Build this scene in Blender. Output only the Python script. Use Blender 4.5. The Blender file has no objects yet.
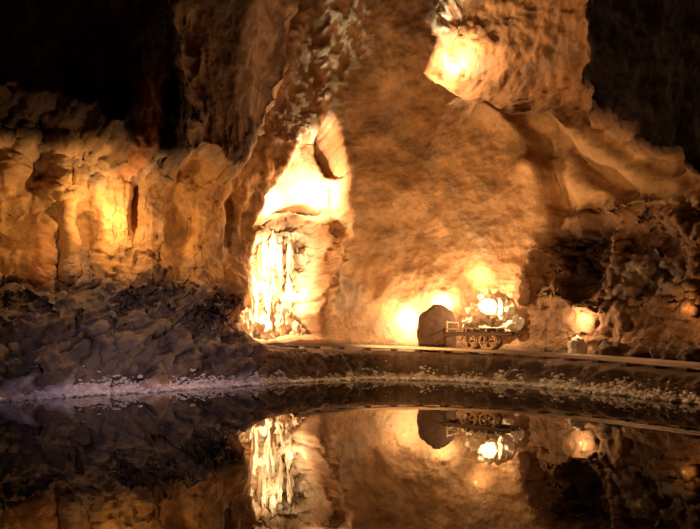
import bpy, math, random
import numpy as np
from mathutils import Vector, Matrix
random.seed(7); np.random.seed(7)
sc = bpy.context.scene
sc.view_settings.view_transform = 'Standard'

# ------------------------------------------------------------ noise helpers
def _h(ix, iy, iz, seed=0):
    n = (ix.astype(np.int64)*374761393 + iy.astype(np.int64)*668265263 + iz.astype(np.int64)*1274126177 + seed*974634777) & 0xFFFFFFFF
    n = ((n ^ (n >> 13)) * 1103515245) & 0xFFFFFFFF
    n = ((n ^ (n >> 15)) * 2246822519) & 0xFFFFFFFF
    n = n ^ (n >> 16)
    return (n & 0xFFFFFF).astype(np.float64) / float(0xFFFFFF)
def vn(x, y, z, seed=0):
    ix, iy, iz = np.floor(x), np.floor(y), np.floor(z)
    fx, fy, fz = x-ix, y-iy, z-iz
    fx, fy, fz = [f*f*f*(f*(f*6-15)+10) for f in (fx, fy, fz)]
    r = 0
    for dx in (0, 1):
        for dy in (0, 1):
            for dz in (0, 1):
                w = (fx if dx else 1-fx)*(fy if dy else 1-fy)*(fz if dz else 1-fz)
                r = r + w*_h(ix+dx, iy+dy, iz+dz, seed)
    return r*2-1
def fbm(x, y, z, o=5, seed=0, ridged=False, gain=0.5):
    a, t, r = 1.0, 0.0, 0
    for k in range(o):
        v = vn(x, y, z, seed+k*7)
        if ridged: v = 1-2*np.abs(v)
        r = r + a*v; t += a; a *= gain
        x, y, z = x*2.03+3.1, y*2.03+1.7, z*2.03+5.3
    return r/t
def worley(x, y, z, seed=0):
    ix, iy, iz = np.floor(x), np.floor(y), np.floor(z)
    f1 = np.full(np.shape(x), 9.0); f2 = f1.copy(); cid = f1.copy()
    for dx in (-1, 0, 1):
        for dy in (-1, 0, 1):
            for dz in (-1, 0, 1):
                cx, cy, cz = ix+dx, iy+dy, iz+dz
                px = cx+_h(cx, cy, cz, seed+1); py = cy+_h(cx, cy, cz, seed+2); pz = cz+_h(cx, cy, cz, seed+3)
                d = np.sqrt((px-x)**2+(py-y)**2+(pz-z)**2)
                c = _h(cx, cy, cz, seed+4)
                closer = d < f1
                f2 = np.where(closer, f1, np.minimum(f2, d))
                cid = np.where(closer, c, cid); f1 = np.where(closer, d, f1)
    return f1, f2, cid
def slabs(x, y, seed, tilt=.8):
    """broken-slab relief: every Voronoi cell is a flat facet with its own height and tilt"""
    ix, iy = np.floor(x), np.floor(y)
    f1 = np.full(np.shape(x), 9.0); hgt = np.zeros(np.shape(x)); z0 = np.zeros(np.shape(x))
    for dx in (-1, 0, 1):
        for dy in (-1, 0, 1):
            cx, cy = ix+dx, iy+dy
            px = cx+_h(cx, cy, z0, seed+1); py = cy+_h(cx, cy, z0, seed+2)
            d = np.hypot(px-x, py-y)
            hh = (_h(cx, cy, z0, seed+3)-.5)+tilt*((_h(cx, cy, z0, seed+4)-.5)*(x-px)+(_h(cx, cy, z0, seed+5)-.5)*(y-py))
            c = d < f1; hgt = np.where(c, hh, hgt); f1 = np.where(c, d, f1)
    return hgt
def sst(a, b, x):
    t = np.clip((x-a)/(b-a), 0, 1); return t*t*(3-2*t)

# ------------------------------------------------------------ image coordinates (features placed by image pixel, projected through the camera)
CAM = np.array([0.0, 0.0, 1.2]); F = 500.0; HY = 340.0
def project(P):
    Y = np.maximum(P[..., 1], 0.05)
    return 350+F*P[..., 0]/Y, HY-F*(P[..., 2]-CAM[2])/Y

ctrl = [(0,-9),(-6,-8),(-10,-3),(-10,3),(-8.4,7.6),(-6.8,10),(-4.7,11.7),(-2.9,13.1),(-1.2,14.6),(0.2,15.3),(1.7,15.2),
        (3.1,14.6),(4.4,13.5),(5.5,12.0),(6.3,10.1),(7.5,7.2),(9.3,3),(9.6,-3),(6,-8)]
C = np.array(ctrl, float); n = len(C)
dense = []
for i in range(n):
    p0, p1, p2, p3 = C[i-1], C[i], C[(i+1) % n], C[(i+2) % n]
    for t in np.linspace(0, 1, 60, endpoint=False):
        dense.append(0.5*((2*p1)+(-p0+p2)*t+(2*p0-5*p1+4*p2-p3)*t*t+(-p0+3*p1-3*p2+p3)*t**3))
dense = np.array(dense+[dense[0]])
seg = np.linalg.norm(np.diff(dense, axis=0), axis=1)
sl = np.concatenate([[0], np.cumsum(seg)]); L = sl[-1]
def plan(s):
    s = np.mod(s, L)
    return np.stack([np.interp(s, sl, dense[:, 0]), np.interp(s, sl, dense[:, 1])], -1)
def plan_n(s):
    e = 0.25
    t = plan(s+e)-plan(s-e); t = t/np.linalg.norm(t, axis=-1, keepdims=True)
    return np.stack([-t[..., 1], t[..., 0]], -1)
def frame(s):
    nn = plan_n(np.array([s]))[0]; p = plan(np.array([s]))[0]
    return p, nn, np.array([nn[1], -nn[0]])
def s_px(px):
    ok = dense[:, 1] > 2
    u = 350+F*dense[:, 0]/np.maximum(dense[:, 1], .1)
    idx = np.where(ok)[0]; return sl[idx[np.argmin(np.abs(u[idx]-px))]]

cols = []; s = 0.0
while s < L-0.02:
    cols.append(s)
    p = plan(np.array([s]))[0]
    u = p[0]/p[1] if p[1] > 4 else 9
    s += 0.034 if abs(u) < 0.85 else 0.2
cols = np.array(cols); NC = len(cols)
prof_l = np.array([(-.35,-.7),(0,0),(.3,.5),(.75,1.1),(1.3,2.0),(1.8,2.8),(1.9,6),(1.3,9),(.2,12),(-1.5,15)])
prof_c = np.array([(-.35,-.7),(0,0),(.22,.84),(.36,.93),(2.4,.96),(2.5,1.6),(2.7,5),(2.4,9),(1.5,12),(0,15)])
rows_n = [5, 26, 16, 38, 30, 100, 96, 56, 20]
def expand(p):
    o = []
    for i, k in enumerate(rows_n):
        for t in np.linspace(0, 1, k, endpoint=False): o.append(p[i]*(1-t)+p[i+1]*t)
    o.append(p[-1]); o = np.array(o)
    k = np.array([1, 2, 3, 2, 1])/9.0
    q = np.pad(o, ((2, 2), (0, 0)), mode='edge')
    r = sum(k[j]*q[j:j+len(o)] for j in range(5)); r[0] = o[0]; r[-1] = o[-1]
    return r
pl, pc = expand(prof_l), expand(prof_c); NR = len(pl)
wl = 1-sst(s_px(238), s_px(300), cols) + sst(L-14, L-4, cols)
O = pl[:, 0][:, None]*wl+pc[:, 0][:, None]*(1-wl)
Z = pl[:, 1][:, None]*wl+pc[:, 1][:, None]*(1-wl)
S = np.broadcast_to(cols, Z.shape).copy()
s310, s690 = s_px(310), s_px(690)
def ledge_z(s): return .96-0.42*np.clip((s-s310)/(s690-s310), -.1, 1.1)
zz = np.clip(Z/0.95, 0, 1)
Z = Z + (1-wl)*(ledge_z(S)-0.94)*zz*(1-.999*sst(1.2, 2.5, Z))
bp, bn = plan(cols), plan_n(cols)
base = np.zeros(Z.shape+(3,))
base[..., 0] = bp[None, :, 0]+bn[None, :, 0]*O
base[..., 1] = bp[None, :, 1]+bn[None, :, 1]*O
base[..., 2] = Z
N2 = np.broadcast_to(bn[None], Z.shape+(2,))
def at(px, py, D=0.0):
    P = base.copy(); P[..., :2] -= N2*D
    u, v = project(P)
    d = (u-px)**2+(v-py)**2 + np.where(P[..., 1] < 3, 1e9, 0)
    i = np.argmin(d); return S.flat[i], Z.flat[i]
def poly(pts, D=0.0, w=0.25, warp=0.0, wf=1.5, seed=3):
    q = np.array([at(a, b, D) for a, b in pts])
    X, Y = S, Z
    if warp:
        X = S+warp*fbm(S*wf, Z*wf, S*0, 4, seed); Y = Z+warp*fbm(S*wf, Z*wf, S*0+9, 4, seed)
    d = np.full(X.shape, 1e9); ins = np.zeros(X.shape, bool)
    for i in range(len(q)):
        a, b = q[i], q[(i+1) % len(q)]
        ex, ey = b-a; L2 = ex*ex+ey*ey+1e-12
        t = np.clip(((X-a[0])*ex+(Y-a[1])*ey)/L2, 0, 1)
        d = np.minimum(d, np.hypot(X-a[0]-t*ex, Y-a[1]-t*ey))
        if abs(ey) > 1e-9:
            c = ((a[1] > Y) != (b[1] > Y)) & (X < ex*(Y-a[1])/ey+a[0]); ins ^= c
    sd = np.where(ins, d, -d)
    return sst(-w, w, sd)
def line(pts, D=0.0):
    q = np.array([at(a, b, D) for a, b in pts]); d = np.full(S.shape, 1e9)
    for i in range(len(q)-1):
        a, b = q[i], q[i+1]; ex, ey = b-a; L2 = ex*ex+ey*ey+1e-12
        t = np.clip(((S-a[0])*ex+(Z-a[1])*ey)/L2, 0, 1)
        d = np.minimum(d, np.hypot(S-a[0]-t*ex, Z-a[1]-t*ey))
    return d
def blob(px, py, r, D=0.0, rz=None):
    a, b = at(px, py, D); rz = rz or r
    return np.exp(-(((S-a)/r)**2+((Z-b)/rz)**2))

above = sst(1.2, 2.9, Z)*(1-wl)+wl*sst(1.2, 2.4, Z)
nab = sst(.9, 1.3, Z)
D = np.zeros(Z.shape)
# 1 left unlit overhang, and the brown hanging face beside it
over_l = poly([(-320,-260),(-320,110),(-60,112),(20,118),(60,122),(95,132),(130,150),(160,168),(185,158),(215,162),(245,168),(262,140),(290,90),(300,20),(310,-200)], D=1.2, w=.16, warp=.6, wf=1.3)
D += 1.25*over_l
unlit_l = poly([(-320,-260),(-320,122),(10,120),(90,124),(130,145),(160,160),(192,155),(198,90),(190,-10),(195,-200)], D=1.9, w=.3, warp=.5)
D += 0.6*unlit_l
# 2 vertical flutes of the left wall
left_wall = poly([(-300,70),(-300,300),(0,285),(120,285),(240,290),(245,230),(265,200),(285,150),(250,150),(130,110)], w=.5)
fl = fbm(S*1.2, Z*0.28, S*0, 5, 21, ridged=True)
lw = .5*fbm(S*.9, Z*.9, S*0, 4, 22)
D += left_wall*(0.24*fl+.07*slabs(S*.7+lw, Z*.55+lw, 23, 1.2)+.32*fbm(S*.5, Z*.6, S*0, 4, 36))
for a, b, r in ((175,238,.26),(88,238,.22),(38,170,.2),(230,215,.22),(135,200,.12),(60,262,.16)):
    D -= 0.55*blob(a, b, r, 0, 0.9)
D += 0.35*blob(120, 160, 1.6)
# 3 centre sheet: large smooth dome with sharp right edge
sheet = poly([(335,-120),(470,-120),(440,40),(430,72),(470,100),(505,112),(532,140),(546,180),(548,215),(536,255),(520,300),(515,350),(330,352),(343,240),(343,180),(330,120)], D=.6, w=.13, warp=.12)
D += 0.60*sheet + 0.45*blob(450, 190, 2.6)
D += 0.30*blob(400, 70, 1.4)
D += sheet*(.30*fbm(S*.6, Z*.5, S*0, 5, 27))
ed = line([(528,112),(552,145),(562,180),(562,215),(552,255),(538,295)], .1)
D -= 0.5*np.exp(-(ed/.3)**2)
# 4 niche
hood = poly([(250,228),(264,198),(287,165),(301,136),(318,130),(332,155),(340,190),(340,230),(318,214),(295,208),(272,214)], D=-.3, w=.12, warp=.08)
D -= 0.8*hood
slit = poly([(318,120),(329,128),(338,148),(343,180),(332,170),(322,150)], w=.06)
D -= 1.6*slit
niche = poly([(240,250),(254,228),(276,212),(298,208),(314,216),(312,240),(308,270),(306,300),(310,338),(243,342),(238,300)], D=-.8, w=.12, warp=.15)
D -= 1.3*niche
D += niche*(.50*fbm(S*1.5, Z*1.3, S*0, 6, 62, ridged=True, gain=.6))
arch = line([(262,232),(280,218),(300,214),(314,222),(318,240)], -.3)
D += .45*np.exp(-(arch/.15)**2)
pillar = poly([(312,215),(336,222),(338,262),(334,300),(340,342),(312,342),(306,300),(312,260)], w=.18, warp=.15)
D += pillar*(0.15+0.35*fbm(S*2.2, Z*2.2, S*0, 5, 44, ridged=True))
D += 0.45*blob(236, 290, .35, 0, 1.0)
# 5 upper right face, unlit overhang on the far right
ur = poly([(465,95),(440,40),(470,-60),(600,-60),(585,60),(560,105),(505,110)], w=.3, warp=.2)
D -= 0.45*ur
qd = S*.8-Z*.6; qe = S*.6+Z*.8
D += ur*(.16*fbm(qd*.5, qe*1.6, S*0, 5, 29, ridged=True))
unlit_r = poly([(575,-240),(578,40),(572,85),(600,120),(640,150),(700,185),(860,200),(1200,210),(1200,-240)], D=1.4, w=.3, warp=.35)
D += 1.3*unlit_r
layers = poly([(505,108),(560,112),(600,130),(720,190),(760,215),(620,222),(550,235),(548,190),(535,140)], D=.3, w=.3)
d1 = line([(500,108),(545,118),(600,150),(650,180),(720,205)], .6)
D += 0.75*np.exp(-(d1/.5)**2)
d2 = line([(545,165),(600,195),(650,215),(720,235)], .4)
D += 0.55*np.exp(-(d2/.4)**2)
d3 = line([(550,128),(600,172),(640,196)], .3)
D -= 0.45*np.exp(-(d3/.14)**2)
# 6 dark recess and broken boulders lower right
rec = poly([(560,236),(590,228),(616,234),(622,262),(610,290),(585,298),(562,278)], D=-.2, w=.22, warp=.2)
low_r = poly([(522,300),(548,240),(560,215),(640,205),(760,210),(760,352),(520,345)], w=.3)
wx_ = .5*fbm(S, Z, S*0, 4, 33); wz_ = .5*fbm(S, Z, S*0+4, 4, 34)
D += low_r*(.8*slabs(S*.8+wx_, Z*.9+wz_, 5, 1.2)+.25*slabs(S*2.2+wx_, Z*2.4+wz_, 8)+.3*fbm(S*1.1, Z*1.4, S*0, 5, 35, ridged=True))
D -= 1.1*rec
# 7 lower-left tumbled, slanting rock
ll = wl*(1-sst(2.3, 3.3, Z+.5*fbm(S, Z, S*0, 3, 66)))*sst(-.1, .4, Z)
ca, sa = math.cos(.6), math.sin(.6)
qa = S*ca+Z*sa; qb = -S*sa+Z*ca
qw = .45*fbm(S*.8, Z*.8, S*0, 4, 67)
llD = ll*(.75*slabs(qa*.55+qw, qb*1.1+qw, 15, 1.2)+.40*slabs(qa*1.5+qw, qb*2.8, 25, 1.2)+.12*slabs(qa*4+qw, qb*6, 26, 1.2)+.24*fbm(qa*.6, qb*1.5, S*0, 5, 68, ridged=True)-.05)
P = base.copy()
P[..., :2] -= N2*(D*above+llD-1.0*niche*nab*(1-above))[..., None]
P[..., 2] += 0.3*llD

def normals(P):
    du = np.roll(P, -1, 1)-np.roll(P, 1, 1)
    dv = np.gradient(P, axis=0)
    nn = np.cross(du, dv); nn /= (np.linalg.norm(nn, axis=-1, keepdims=True)+1e-9)
    return nn
NRM = normals(P)
flip = np.sign((NRM[..., :2]*-N2).sum(-1).mean()); NRM = NRM*flip
x, y, z = P[..., 0], P[..., 1], P[..., 2]
lz = ledge_z(S)
shelf = (1-wl)*sst(-.2, -.06, Z-lz)*(1-sst(.1, .35, Z-lz))
rough = 0.18+0.03*left_wall+.08*low_r-.04*ll-0.105*sheet-.09*layers-0.05*over_l+.08*pillar+.06*niche-.08*hood
rough = np.clip(rough, .045, .6)*(1-shelf*.85)*sst(-.4, .5, Z)
big = fbm(x*.55, y*.55, z*.55, 3, 90)
nz = fbm(x*1.4, y*1.4, z*1.4, 6, 31, gain=.62)
rz = fbm(x*2.1, y*2.1, z*2.1, 5, 52, ridged=True)
disp = rough*(0.95*nz+0.25*rz)+.25*big*above*(1-.3*sheet)
P = P+NRM*disp[..., None]
vx = fbm(x*2.6, y*2.6, z*2.6, 4, 71); vz = fbm(x*2.6, y*2.6, z*2.6, 4, 81)
P[..., 0] += rough*.35*vx; P[..., 2] += rough*.45*vz*sst(.1, .6, Z)
# craggy lip under the left overhang
lip = 4*over_l*(1-over_l)
P[..., 2] += lip*.28*fbm(x*1.8, y*1.8, z*1.8, 5, 84)
P[..., 0] += lip*.28*fbm(x*1.8, y*1.8, z*1.8, 5, 85)
bank = (1-wl)*sst(-.1, .1, Z)*(1-sst(-.15, 0, Z-lz))
P[..., :2] -= N2*(bank*(.28*nz+.10*rz+.12*slabs(S*1.6+nz, Z*2.5, 55)))[..., None]

# ------------------------------------------------------------ rock colour zones
def mixc(c, col, m): return c*(1-m[..., None])+np.array(col)*m[..., None]
col = np.ones(Z.shape+(3,))*np.array((.42,.21,.09))
col = mixc(col, (.50,.26,.095), left_wall)
col = mixc(col, (.50,.27,.125), sheet)
col = mixc(col, (.50,.28,.125), layers)
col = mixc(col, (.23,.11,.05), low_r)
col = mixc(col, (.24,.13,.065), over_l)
col = mixc(col, (.03,.016,.01), unlit_l)  # darkness of the unlit left overhang painted into the rock colour
col = mixc(col, (.018,.010,.006), unlit_r)  # same for the far-right overhang: its shade is painted near-black
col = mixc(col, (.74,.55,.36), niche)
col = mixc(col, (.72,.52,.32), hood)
col = mixc(col, (.32,.17,.08), np.exp(-(arch/.18)**2)*.9)
col = mixc(col, (.05,.03,.02), rec*.75)  # shade inside the recess painted as darker rock
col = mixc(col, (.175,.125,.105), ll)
col = mixc(col, (.17,.10,.06), bank)
col = mixc(col, (.20,.12,.07), shelf)
st = fbm(S*2.2, Z*.28, S*0, 5, 12)
col *= (1+0.4*st*(left_wall+.6*sheet)+0.35*fbm(x*.8, y*.8, z*.8, 5, 13))[..., None]
greyn = sst(.05, .5, fbm(x*.7+9, y*.7, z*.7, 5, 14))
col = mixc(col, (.34,.25,.18), greyn*.45*(1-unlit_l)*(1-unlit_r)*(1-niche)*(1-hood)*(1-ll)*(1-rec)*sst(1.2, 1.8, Z))
rust = sst(.1, .6, fbm(S*1.1, Z*.35, S*0+3, 4, 17))*(left_wall*.5+.2*sheet)
col = mixc(col, (.42,.13,.04), rust)
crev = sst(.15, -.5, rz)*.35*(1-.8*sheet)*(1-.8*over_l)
col *= (1-crev)[..., None]  # crevice shading baked into the colour
sd1 = line([(345,5),(338,35),(325,70),(308,105),(300,124)], .5)
sd1 = sd1+.22*fbm(S*1.3, Z*1.3, S*0, 3, 19)
salt = np.exp(-(sd1/.5)**2)+.9*np.exp(-(line([(449,-5),(442,28)], .2)/.22)**2)
sp = sst(.05, .2, fbm(S*9, Z*5.5, S*0, 4, 23))
salt = np.clip(salt*sp*1.8, 0, 1)
col = mixc(col, (.98,.90,.75), salt)
tide = sst(-.1, .0, Z)*(1-sst(.02, .32, Z+.34*fbm(S*2.5, Z*2.5, S*0, 5, 91, gain=.65)))
col = mixc(col, (.80,.70,.71), tide*wl*.9)
tide2 = sst(-.1, .0, Z)*(1-sst(.0, .20, Z+.18*fbm(S*3, Z*3, S*0, 5, 92, gain=.65)))
col = mixc(col, (.70,.54,.40), tide2*(1-wl)*.9)
P = P+NRM*(salt*.06)[..., None]
col = np.clip(col, .006, .97)

def make_mesh(name, verts, faces, colors=None, smooth=True):
    me = bpy.data.meshes.new(name)
    me.from_pydata([tuple(v) for v in verts] if not isinstance(verts, np.ndarray) else verts.tolist(), [], faces)
    if colors is not None:
        at_ = me.color_attributes.new('rock_tint', 'FLOAT_COLOR', 'POINT')
        c4 = np.ones((len(verts), 4), np.float32); c4[:, :3] = colors
        at_.data.foreach_set('color', c4.ravel())
    if smooth: me.polygons.foreach_set('use_smooth', [True]*len(me.polygons))
    me.update()
    ob = bpy.data.objects.new(name, me); sc.collection.objects.link(ob); return ob

# ------------------------------------------------------------ materials
def new_mat(name):
    m = bpy.data.materials.new(name); m.use_nodes = True
    nt = m.node_tree; b = nt.nodes['Principled BSDF']; return m, nt, b
def rock_material(name, tint=None, scale=1.0, bump=.6, attr=True, rough_v=.8, lo=.82, hi=1.18, spec=.3, dist=.05):
    m, nt, b = new_mat(name)
    N = nt.nodes.new; K = nt.links.new
    tc = N('ShaderNodeTexCoord')
    n1 = N('ShaderNodeTexNoise'); n1.inputs['Scale'].default_value = 6*scale; n1.inputs['Detail'].default_value = 10; n1.inputs['Roughness'].default_value = .66
    n2 = N('ShaderNodeTexNoise'); n2.inputs['Scale'].default_value = 2.0*scale; n2.inputs['Detail'].default_value = 6
    for k in (n1, n2): K(tc.outputs['Object'], k.inputs['Vector'])
    def mr(src, a, c):
        r = N('ShaderNodeMapRange'); r.inputs['From Min'].default_value = .3; r.inputs['From Max'].default_value = .7
        r.inputs['To Min'].default_value = a; r.inputs['To Max'].default_value = c; K(src, r.inputs['Value']); return r
    ra = mr(n1.outputs['Fac'], lo, hi); rb = mr(n2.outputs['Fac'], .82, 1.15)
    mu = N('ShaderNodeMath'); mu.operation = 'MULTIPLY'; K(ra.outputs[0], mu.inputs[0]); K(rb.outputs[0], mu.inputs[1])
    vm = N('ShaderNodeVectorMath'); vm.operation = 'SCALE'
    if attr:
        a = N('ShaderNodeAttribute'); a.attribute_name = 'rock_tint'; K(a.outputs['Color'], vm.inputs[0])
    else:
        vm.inputs[0].default_value = tint
    K(mu.outputs[0], vm.inputs['Scale']); K(vm.outputs[0], b.inputs['Base Color'])
    bu = N('ShaderNodeBump'); bu.inputs['Strength'].default_value = bump; bu.inputs['Distance'].default_value = dist
    K(n1.outputs['Fac'], bu.inputs['Height']); K(bu.outputs['Normal'], b.inputs['Normal'])
    b.inputs['Roughness'].default_value = rough_v; b.inputs['Specular IOR Level'].default_value = spec
    return m
M_rock = rock_material('cave_rock', bump=.9, spec=.06, dist=.07)
M_boulder = rock_material('boulder_rock', (.13,.07,.04), 1.2, .7, attr=False, spec=.1)
M_pale = rock_material('pale_salt_rock', (.74,.56,.37), 1.6, .8, attr=False)
def metal(name, c, r, met=1.0):
    m, nt, b = new_mat(name); N = nt.nodes.new
    no = N('ShaderNodeTexNoise'); no.inputs['Scale'].default_value = 22; no.inputs['Detail'].default_value = 5
    cr = N('ShaderNodeValToRGB'); cr.color_ramp.elements[0].color = (*[v*.5 for v in c], 1); cr.color_ramp.elements[1].color = (*[min(1, v*1.3) for v in c], 1)
    nt.links.new(no.outputs['Fac'], cr.inputs[0]); nt.links.new(cr.outputs[0], b.inputs['Base Color'])
    b.inputs['Metallic'].default_value = met; b.inputs['Roughness'].default_value = r; return m
M_iron = metal('rusty_iron', (.16,.08,.04), .5, .5)
M_rim = metal('worn_wheel_iron', (.60,.36,.18), .45, .5)
M_rail = metal('rail_steel', (.6,.42,.28), .4, .7)
M_wood = metal('old_wood', (.12,.07,.04), .8, 0)

# ------------------------------------------------------------ wall mesh
V = P.reshape(-1, 3)
ii, jj = np.meshgrid(np.arange(NR-1), np.arange(NC), indexing='ij')
j2 = (jj+1) % NC
Fq = np.stack([ii*NC+jj, ii*NC+j2, (ii+1)*NC+j2, (ii+1)*NC+jj], -1).reshape(-1, 4)
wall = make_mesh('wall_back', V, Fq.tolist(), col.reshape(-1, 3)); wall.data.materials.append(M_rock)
top = P[-1]; cen = np.array([0, 4, 16.5]); cr_ = []
sub = np.arange(0, NC, 3); T = top[sub]; nr = 30
for k in range(nr):
    t = k/(nr-1)*.985
    r = T*(1-t)+cen*t; r[:, 2] = T[:, 2]+(cen[2]-T[:, 2])*math.sin(t*math.pi/2)
    r[:, 2] += (min(1, k/4))*.7*fbm(r[:, 0]*.5, r[:, 1]*.5, r[:, 2]*.5, 5, 5)
    cr_.append(r)
cv = np.concatenate(cr_); m_ = len(sub)
cf = [(k*m_+j, k*m_+(j+1) % m_, (k+1)*m_+(j+1) % m_, (k+1)*m_+j) for k in range(nr-1) for j in range(m_)]
cf.append([(nr-1)*m_+j for j in range(m_)])
ceil = make_mesh('ceiling', cv, cf, np.ones((len(cv), 3))*np.array((.10,.06,.04))); ceil.data.materials.append(M_rock)

ring = np.arange(0, L, .25)
def disc(name, off, zc, mat):
    p = plan(ring)+plan_n(ring)*off
    v = [(a, b, zc) for a, b in p]
    o = make_mesh(name, v, [list(range(len(v)))], smooth=False); o.data.materials.append(mat); return o
M_bed = rock_material('lake_bed_mud', (.05,.035,.025), .6, .3, attr=False)
disc('floor', .1, -.66, M_bed)
mw, nt, b = new_mat('dark_still_water')
b.inputs['Base Color'].default_value = (.004,.0035,.003,1); b.inputs['Roughness'].default_value = .01
b.inputs['IOR'].default_value = 1.5; b.inputs['Specular Tint'].default_value = (1,.93,.85,1)
N = nt.nodes.new; tc = N('ShaderNodeTexCoord'); no = N('ShaderNodeTexNoise'); no.inputs['Scale'].default_value = 1.6; no.inputs['Detail'].default_value = 3
bu = N('ShaderNodeBump'); bu.inputs['Strength'].default_value = .05; bu.inputs['Distance'].default_value = .02
nt.links.new(tc.outputs['Object'], no.inputs['Vector']); nt.links.new(no.outputs['Fac'], bu.inputs['Height']); nt.links.new(bu.outputs['Normal'], b.inputs['Normal'])
disc('lake_water', .12, 0.0, mw)

# ------------------------------------------------------------ rocks
import bmesh
def ico(sub=3):
    bm = bmesh.new(); bmesh.ops.create_icosphere(bm, subdivisions=sub, radius=1)
    v = np.array([t.co[:] for t in bm.verts]); f = [[q.index for q in g.verts] for g in bm.faces]; bm.free(); return v, f
ICO = {k: ico(k) for k in (1, 2, 3, 4, 5)}
def rock_geo(c, size, seed, sub=3, rough=.3, square=0.0):
    v, f = ICO[sub]; v = v.copy()
    if square:
        m = np.max(np.abs(v), axis=1, keepdims=True); v = v*(1-square)+v/m*square*.85
    k = 1.6
    d = fbm(v[:, 0]*k+seed*3.7, v[:, 1]*k, v[:, 2]*k, 5, seed)
    w1, _, wc = worley(v[:, 0]*1.7+seed, v[:, 1]*1.7, v[:, 2]*1.7, seed)
    v = v*(1+rough*d+rough*.8*(.5-w1))[:, None]
    a = random.uniform(0, 6.28); R = np.array([[math.cos(a), -math.sin(a), 0], [math.sin(a), math.cos(a), 0], [0, 0, 1]]) if not square else np.eye(3)
    return (v@R.T)*np.array(size)+np.array(c), f
def join(name, parts, mat, smooth=True):
    vs, fs, o = [], [], 0
    for v, f in parts:
        vs.append(v); fs += [[i+o for i in q] for q in f]; o += len(v)
    ob = make_mesh(name, np.concatenate(vs), fs, smooth=smooth); ob.data.materials.append(mat); return ob
def on_ledge(px, off):
    ss = np.linspace(s_px(250), s_px(690)+4, 3000); p = plan(ss)+plan_n(ss)*off
    i = np.argmin(np.abs(350+F*p[:, 0]/p[:, 1]-px)); return ss[i], p[i]
fin_u, fin_v = project(P)
def surf(px, py):
    d = (fin_u-px)**2+(fin_v-py)**2+np.where(P[..., 1] < 3, 1e9, 0)
    near = d < 16
    if near.any():
        depth = np.where(near, P[..., 1], 1e9); i = np.argmin(depth)
    else: i = np.argmin(d)
    return P.reshape(-1, 3)[i].copy(), NRM.reshape(-1, 3)[i].copy()
def off_wall(px, py, d, dz=0):
    p, nn = surf(px, py); nv = Vector((-p[0], -p[1], 0)).normalized()
    return np.array([p[0]+nv.x*d, p[1]+nv.y*d, p[2]+dz])

parts = []; crust_cool = []
sA, sB = s_px(-120), s_px(690)+3
wlrow = np.argmax(P[..., 2] > 0.0, axis=0)
shapes = {(q, k): rock_geo((0, 0, 0), (1.3, 1.3, .8), q, k, .7) for q in range(40) for k in (1, 2)}
for k in range(16000):
    s_ = random.uniform(sA, sB); t_left = s_ < s_px(262)
    j = int(np.argmin(np.abs(cols-s_))); w0 = P[wlrow[j], j]
    nn = bn[j]
    off = random.gauss(-.03, .09) if not t_left else random.gauss(-.03, .09)
    r = random.uniform(.012, .034)*(1.8 if random.random() < (.2 if t_left else .3) else 1)
    zc = random.uniform(-.01, .05)+max(0, off)*1.7
    v, f = shapes[(k % 40, 1 if r < .04 else 2)]
    (crust_cool if t_left else parts).append((v*r+np.array([w0[0]+nn[0]*off, w0[1]+nn[1]*off, zc]), f))
M_c1 = rock_material('salt_crust_grey', (.78,.68,.70), 3, .8, attr=False)
M_c2 = rock_material('salt_crust_brown', (.85,.68,.52), 3, .8, attr=False)
join('shoreline_salt_crust', crust_cool, M_c1); join('shoreline_gravel', parts, M_c2)

# upright boulder on the ledge
s_, p = on_ledge(437, 1.55); zl = float(ledge_z(s_))
v, f = rock_geo((0, 0, 0), (.66, .28, .92), 11, 5, .18, .2)
v[:, 2] = np.maximum(v[:, 2], -.62)
v += np.array([p[0], p[1], zl+.62])
join('standing_boulder', [(v, f)], M_boulder)
parts = []
for k, (px, py, r) in enumerate([(468,327,.26),(476,314,.32),(488,307,.36),(501,310,.34),(511,323,.28),(486,326,.36),(500,328,.34)]):
    c = off_wall(px, py, .05)
    parts.append(rock_geo(c, (r, r*.6, r), 20+k, 5, .6))
join('rock_heap', parts, M_pale)
for k, (px, off, r, h) in enumerate([(577,1.8,.26,.36),(612,1.9,.42,.3),(640,1.8,.3,.25),(668,1.9,.35,.3),(548,2.0,.3,.2),(690,1.9,.3,.3)]):
    s_, p = on_ledge(px, off); zz_ = float(ledge_z(s_))
    join('ledge_rock' if k == 0 else 'ledge_rock.%03d' % k, [rock_geo((p[0], p[1], zz_+h*.6), (r, r, h), 40+k, 4, .5)], M_pale if k == 0 else M_boulder)  # pale material on the first rock paints in its lit look
# niche formation (lit salt columns)
parts = []
for k, (px, py, r, h) in enumerate([(266,330,.34,.5),(256,296,.14,.7),(272,290,.17,.7),(286,318,.28,.5),(264,262,.13,.6),(281,262,.12,.6),(292,256,.10,.5),(270,242,.12,.35),(250,325,.26,.5),(298,330,.26,.4),(290,290,.12,.5)]):
    c = off_wall(px, py, .06)
    parts.append(rock_geo(c, (r, r, h), 60+k, 5, .85))
join('niche_rock_formation', parts, M_pale)

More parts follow.
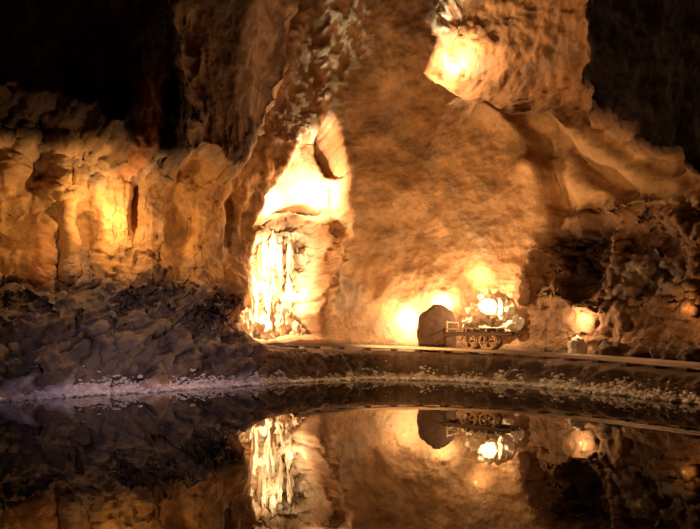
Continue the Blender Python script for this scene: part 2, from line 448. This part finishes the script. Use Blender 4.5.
# ------------------------------------------------------------ rails and sleepers
def tube_along(name, off, w, h, zoff, s0, s1, mat, parent):
    ss = np.arange(s0, s1, .12); vs = []; fs = []
    prof = [(-w, 0), (w, 0), (w*.3, h*.25), (w*.3, h*.7), (w*.75, h*.75), (w*.75, h), (-w*.75, h), (-w*.75, h*.7), (-w*.3, h*.7), (-w*.3, h*.25)]
    for a in ss:
        p, nn, tt = frame(a); zb = float(ledge_z(a))+zoff
        for (o, hh) in prof: vs.append((p[0]+nn[0]*(off+o), p[1]+nn[1]*(off+o), zb+hh))
    k = len(prof)
    for i in range(len(ss)-1):
        for j in range(k): fs.append((i*k+j, i*k+(j+1) % k, (i+1)*k+(j+1) % k, (i+1)*k+j))
    o = make_mesh(name, vs, fs, smooth=False); o.data.materials.append(mat); o.parent = parent
track = bpy.data.objects.new('rail_track', None); sc.collection.objects.link(track)
r0, r1 = s_px(305), s_px(690)+6
ZT = .07
tube_along('rail_front', .62, .045, .10, ZT-.01, r0, r1, M_rail, track)
tube_along('rail_rear', 1.17, .045, .10, ZT-.01, r0, r1, M_rail, track)
def box(c, sx, sy, sz, R=None):
    v = np.array([(x_, y_, z_) for x_ in (-1, 1) for y_ in (-1, 1) for z_ in (-1, 1)])*np.array([sx, sy, sz])/2+np.array(c)
    if R is not None: v = v@R.T
    return v, [[0,1,3,2],[4,6,7,5],[0,4,5,1],[2,3,7,6],[0,2,6,4],[1,5,7,3]]
parts = []
for a in np.arange(r0, r1, .7):
    p, nn, tt = frame(a); R = np.array([[nn[0], tt[0], 0], [nn[1], tt[1], 0], [0, 0, 1]])
    v, f = box((0, 0, 0), .86, .16, .12); parts.append((v@R.T+np.array([p[0]+nn[0]*.9, p[1]+nn[1]*.9, float(ledge_z(a))+.005]), f))
sl_ = join('sleepers', parts, M_wood, False); sl_.parent = track

# ------------------------------------------------------------ mine cart
cs, cp = on_ledge(481, .895); _, nn, tt = frame(cs); cz = float(ledge_z(cs))+ZT+.09
cart = bpy.data.objects.new('mine_cart', None); sc.collection.objects.link(cart)
cart.location = (cp[0], cp[1], cz); cart.rotation_euler = (0, 0, math.atan2(tt[1], tt[0]))
def cpart(name, parts, mat, smooth=False, bev=.008):
    o = join(name, parts, mat, smooth); o.parent = cart
    if bev:
        m = o.modifiers.new('b', 'BEVEL'); m.width = bev; m.segments = 2
    return o
def ring_geo(R1, R2, w, c, n=32):
    vs, fs = [], []
    for i in range(n):
        a = 2*math.pi*i/n
        for (r, yy) in ((R2, -w/2), (R1, -w/2), (R1, w/2), (R2, w/2)): vs.append((c[0]+r*math.cos(a), c[1]+yy, c[2]+r*math.sin(a)))
    for i in range(n):
        for j in range(4): fs.append((i*4+j, ((i+1) % n)*4+j, ((i+1) % n)*4+(j+1) % 4, i*4+(j+1) % 4))
    return np.array(vs), fs
WR = .25; k = 0
for wx in (-.30, .30):
    for wy in (-.275, .275):
        ps = [ring_geo(WR, WR-.045, .07, (wx, wy, WR)), ring_geo(WR+.025, WR-.03, .016, (wx, wy+(.035 if wy < 0 else -.035), WR)), ring_geo(.06, .0, .12, (wx, wy, WR), 16)]
        for a in range(6):
            an = a*math.pi/3+.3; v, f = box((0, 0, (WR)/2), .03, .03, WR-.06)
            Ry = np.array([[math.cos(an), 0, math.sin(an)], [0, 1, 0], [-math.sin(an), 0, math.cos(an)]])
            ps.append((v@Ry.T+np.array([wx, wy, WR]), f))
        k += 1; cpart('wheel_%d' % k, ps, M_rim if wy < 0 else M_iron, False, .004)  # darker iron puts the rear wheels in shade
    ax = ring_geo(.03, .0, .75, (wx, 0, WR), 12); cpart('axle_%d' % (1 if wx < 0 else 2), [ax], M_iron, True, 0)
cpart('chassis', [box((0, -.38, .44), 2.0, .07, .08), box((0, .38, .44), 2.0, .07, .08), box((-.95, 0, .44), .08, .8, .08), box((.95, 0, .44), .08, .8, .08),
      box((-.30, -.34, .32), .08, .06, .2), box((.30, -.34, .32), .08, .06, .2), box((-.30, .34, .32), .08, .06, .2), box((.30, .34, .32), .08, .06, .2),
      box((1.04, 0, .44), .12, .2, .12), box((-1.04, 0, .44), .12, .2, .12)], M_iron)
cpart('deck_planks', [box((-.9+i*.2, 0, .50), .185, .86, .04) for i in range(10)], M_wood)
cpart('side_rails', [box((0, yy, .62), 1.9, .025, .03) for yy in (-.41, .41)] +
      [box((xx, yy, .57), .035, .035, .12) for xx in (-.93, -.31, .31, .93) for yy in (-.40, .40)] +
      [box((-.93, yy, .68), .05, .05, .36) for yy in (-.40, .40)], M_rim)
cpart('end_frames', [box((-.93, 0, zz_), .03, .8, .04) for zz_ in (.62, .82)]+[box((.93, 0, .62), .03, .8, .04)], M_rim)
cpart('coupling_hooks', [ring_geo(.07, .04, .03, (1.15, 0, .42), 16), ring_geo(.07, .04, .03, (-1.15, 0, .42), 16)], M_iron, True, 0)
ld = []
for i in range(34):
    r = random.uniform(.05, .085); ld.append(rock_geo((random.uniform(-.45, .7), random.uniform(-.28, .28), .53+random.uniform(0, .05)), (r, r, r), i, 3, .4))
cpart('ore_load', ld, M_boulder, True, 0)

# ------------------------------------------------------------ lamps
def lamp(name, kind, loc, power, color=(1,.56,.22), target=None, size=0.0, cone=90, blend=.6):
    l = bpy.data.lights.new(name, kind); l.energy = power; l.color = color
    l.shadow_soft_size = size
    if kind == 'SPOT': l.spot_size = math.radians(cone); l.spot_blend = blend
    o = bpy.data.objects.new(name, l); sc.collection.objects.link(o); o.location = tuple(loc)
    if target is not None: o.rotation_euler = (Vector([float(q) for q in target])-Vector([float(q) for q in loc])).to_track_quat('-Z', 'Y').to_euler()
    return o
W = (1,.58,.235); WW = (1,.77,.48)
lamp('lamp_boulder_left', 'POINT', off_wall(404, 325, .36), 200, WW)
lamp('lamp_behind_boulder', 'POINT', off_wall(438, 308, .32), 150, WW)
lamp('lamp_behind_cart', 'POINT', off_wall(488, 312, .60), 200, WW)
lamp('lamp_sheet', 'POINT', off_wall(472, 275, .42), 50, (1,.68,.34))
lamp('lamp_niche_top', 'POINT', off_wall(275, 250, .5), 130, WW)
lamp('lamp_niche', 'POINT', off_wall(266, 285, .6), 150, WW)
lamp('fill_niche_right', 'POINT', off_wall(292, 290, .55), 80, WW)  # extra light added for the dark middle of the formation
lamp('lamp_niche_low', 'POINT', off_wall(268, 318, .5), 90, WW)
lamp('lamp_hood', 'POINT', off_wall(318, 195, .45), 230, WW)
lamp('lamp_hood_left', 'POINT', off_wall(278, 205, .38), 110, WW)
lamp('lamp_high', 'POINT', off_wall(454, 66, .36), 190, WW)
lamp('lamp_left_wall', 'POINT', off_wall(110, 220, .62), 130, (1,.66,.30))
lamp('lamp_left_low', 'POINT', off_wall(30, 235, 1.1), 36, W)
lamp('lamp_left_inner', 'POINT', off_wall(190, 235, 1.2), 50, W)
lamp('lamp_rock', 'POINT', off_wall(577, 322, .3), 60, WW)
lamp('lamp_rock_right', 'POINT', off_wall(683, 314, .3), 14, W)
def at_(px, py, d): return ((px-350)/F*d, d, CAM[2]-(py-HY)/F*d)
lamp('fill_centre', 'SPOT', (.4, 10.5, .35), 1700, W, at_(440,230,17), .12, 80, .95)  # added fill spot over the lake, washing the sheet
lamp('fill_upper', 'SPOT', (.5, 8.5, .4), 520, W, at_(420,40,17), .12, 50, .9)  # added spot brightening the upper wall
lamp('fill_right', 'SPOT', (2.2, 8.5, .5), 1150, W, at_(600,165,13.5), .12, 36, .9)  # added fill for the layered rock on the right
lamp('fill_shore', 'SPOT', (2.5, 3.0, 2.5), 620, (1,.66,.36), (2.2, 15, .2), .2, 60, 1)  # added spot that brings up the bank and shoreline
lamp('fill_rocks_left', 'SPOT', (-1.2, 9.0, .6), 210, (1,.66,.4), (-5.5, 12.5, 1.4), .1, 60, 1)  # added warm fill on the lower-left rocks
lamp('flood_cool', 'SPOT', (-2.0, 4.0, 2.0), 640, (.90,.72,1), (-4.6, 12, .0), .3, 50, 1)

w = bpy.data.worlds.new('World'); sc.world = w; w.use_nodes = True
w.node_tree.nodes['Background'].inputs[0].default_value = (.01,.006,.004,1); w.node_tree.nodes['Background'].inputs[1].default_value = .2
cd = bpy.data.cameras.new('Camera'); co = bpy.data.objects.new('Camera', cd); sc.collection.objects.link(co)
co.location = tuple(CAM); co.rotation_euler = (math.radians(90), 0, 0)
cd.sensor_width = 36; cd.lens = 36*F/700; cd.shift_y = (HY-264.5)/700; cd.clip_end = 200
sc.camera = co
print('verts', len(V), 'cols', NC, 'rows', NR)
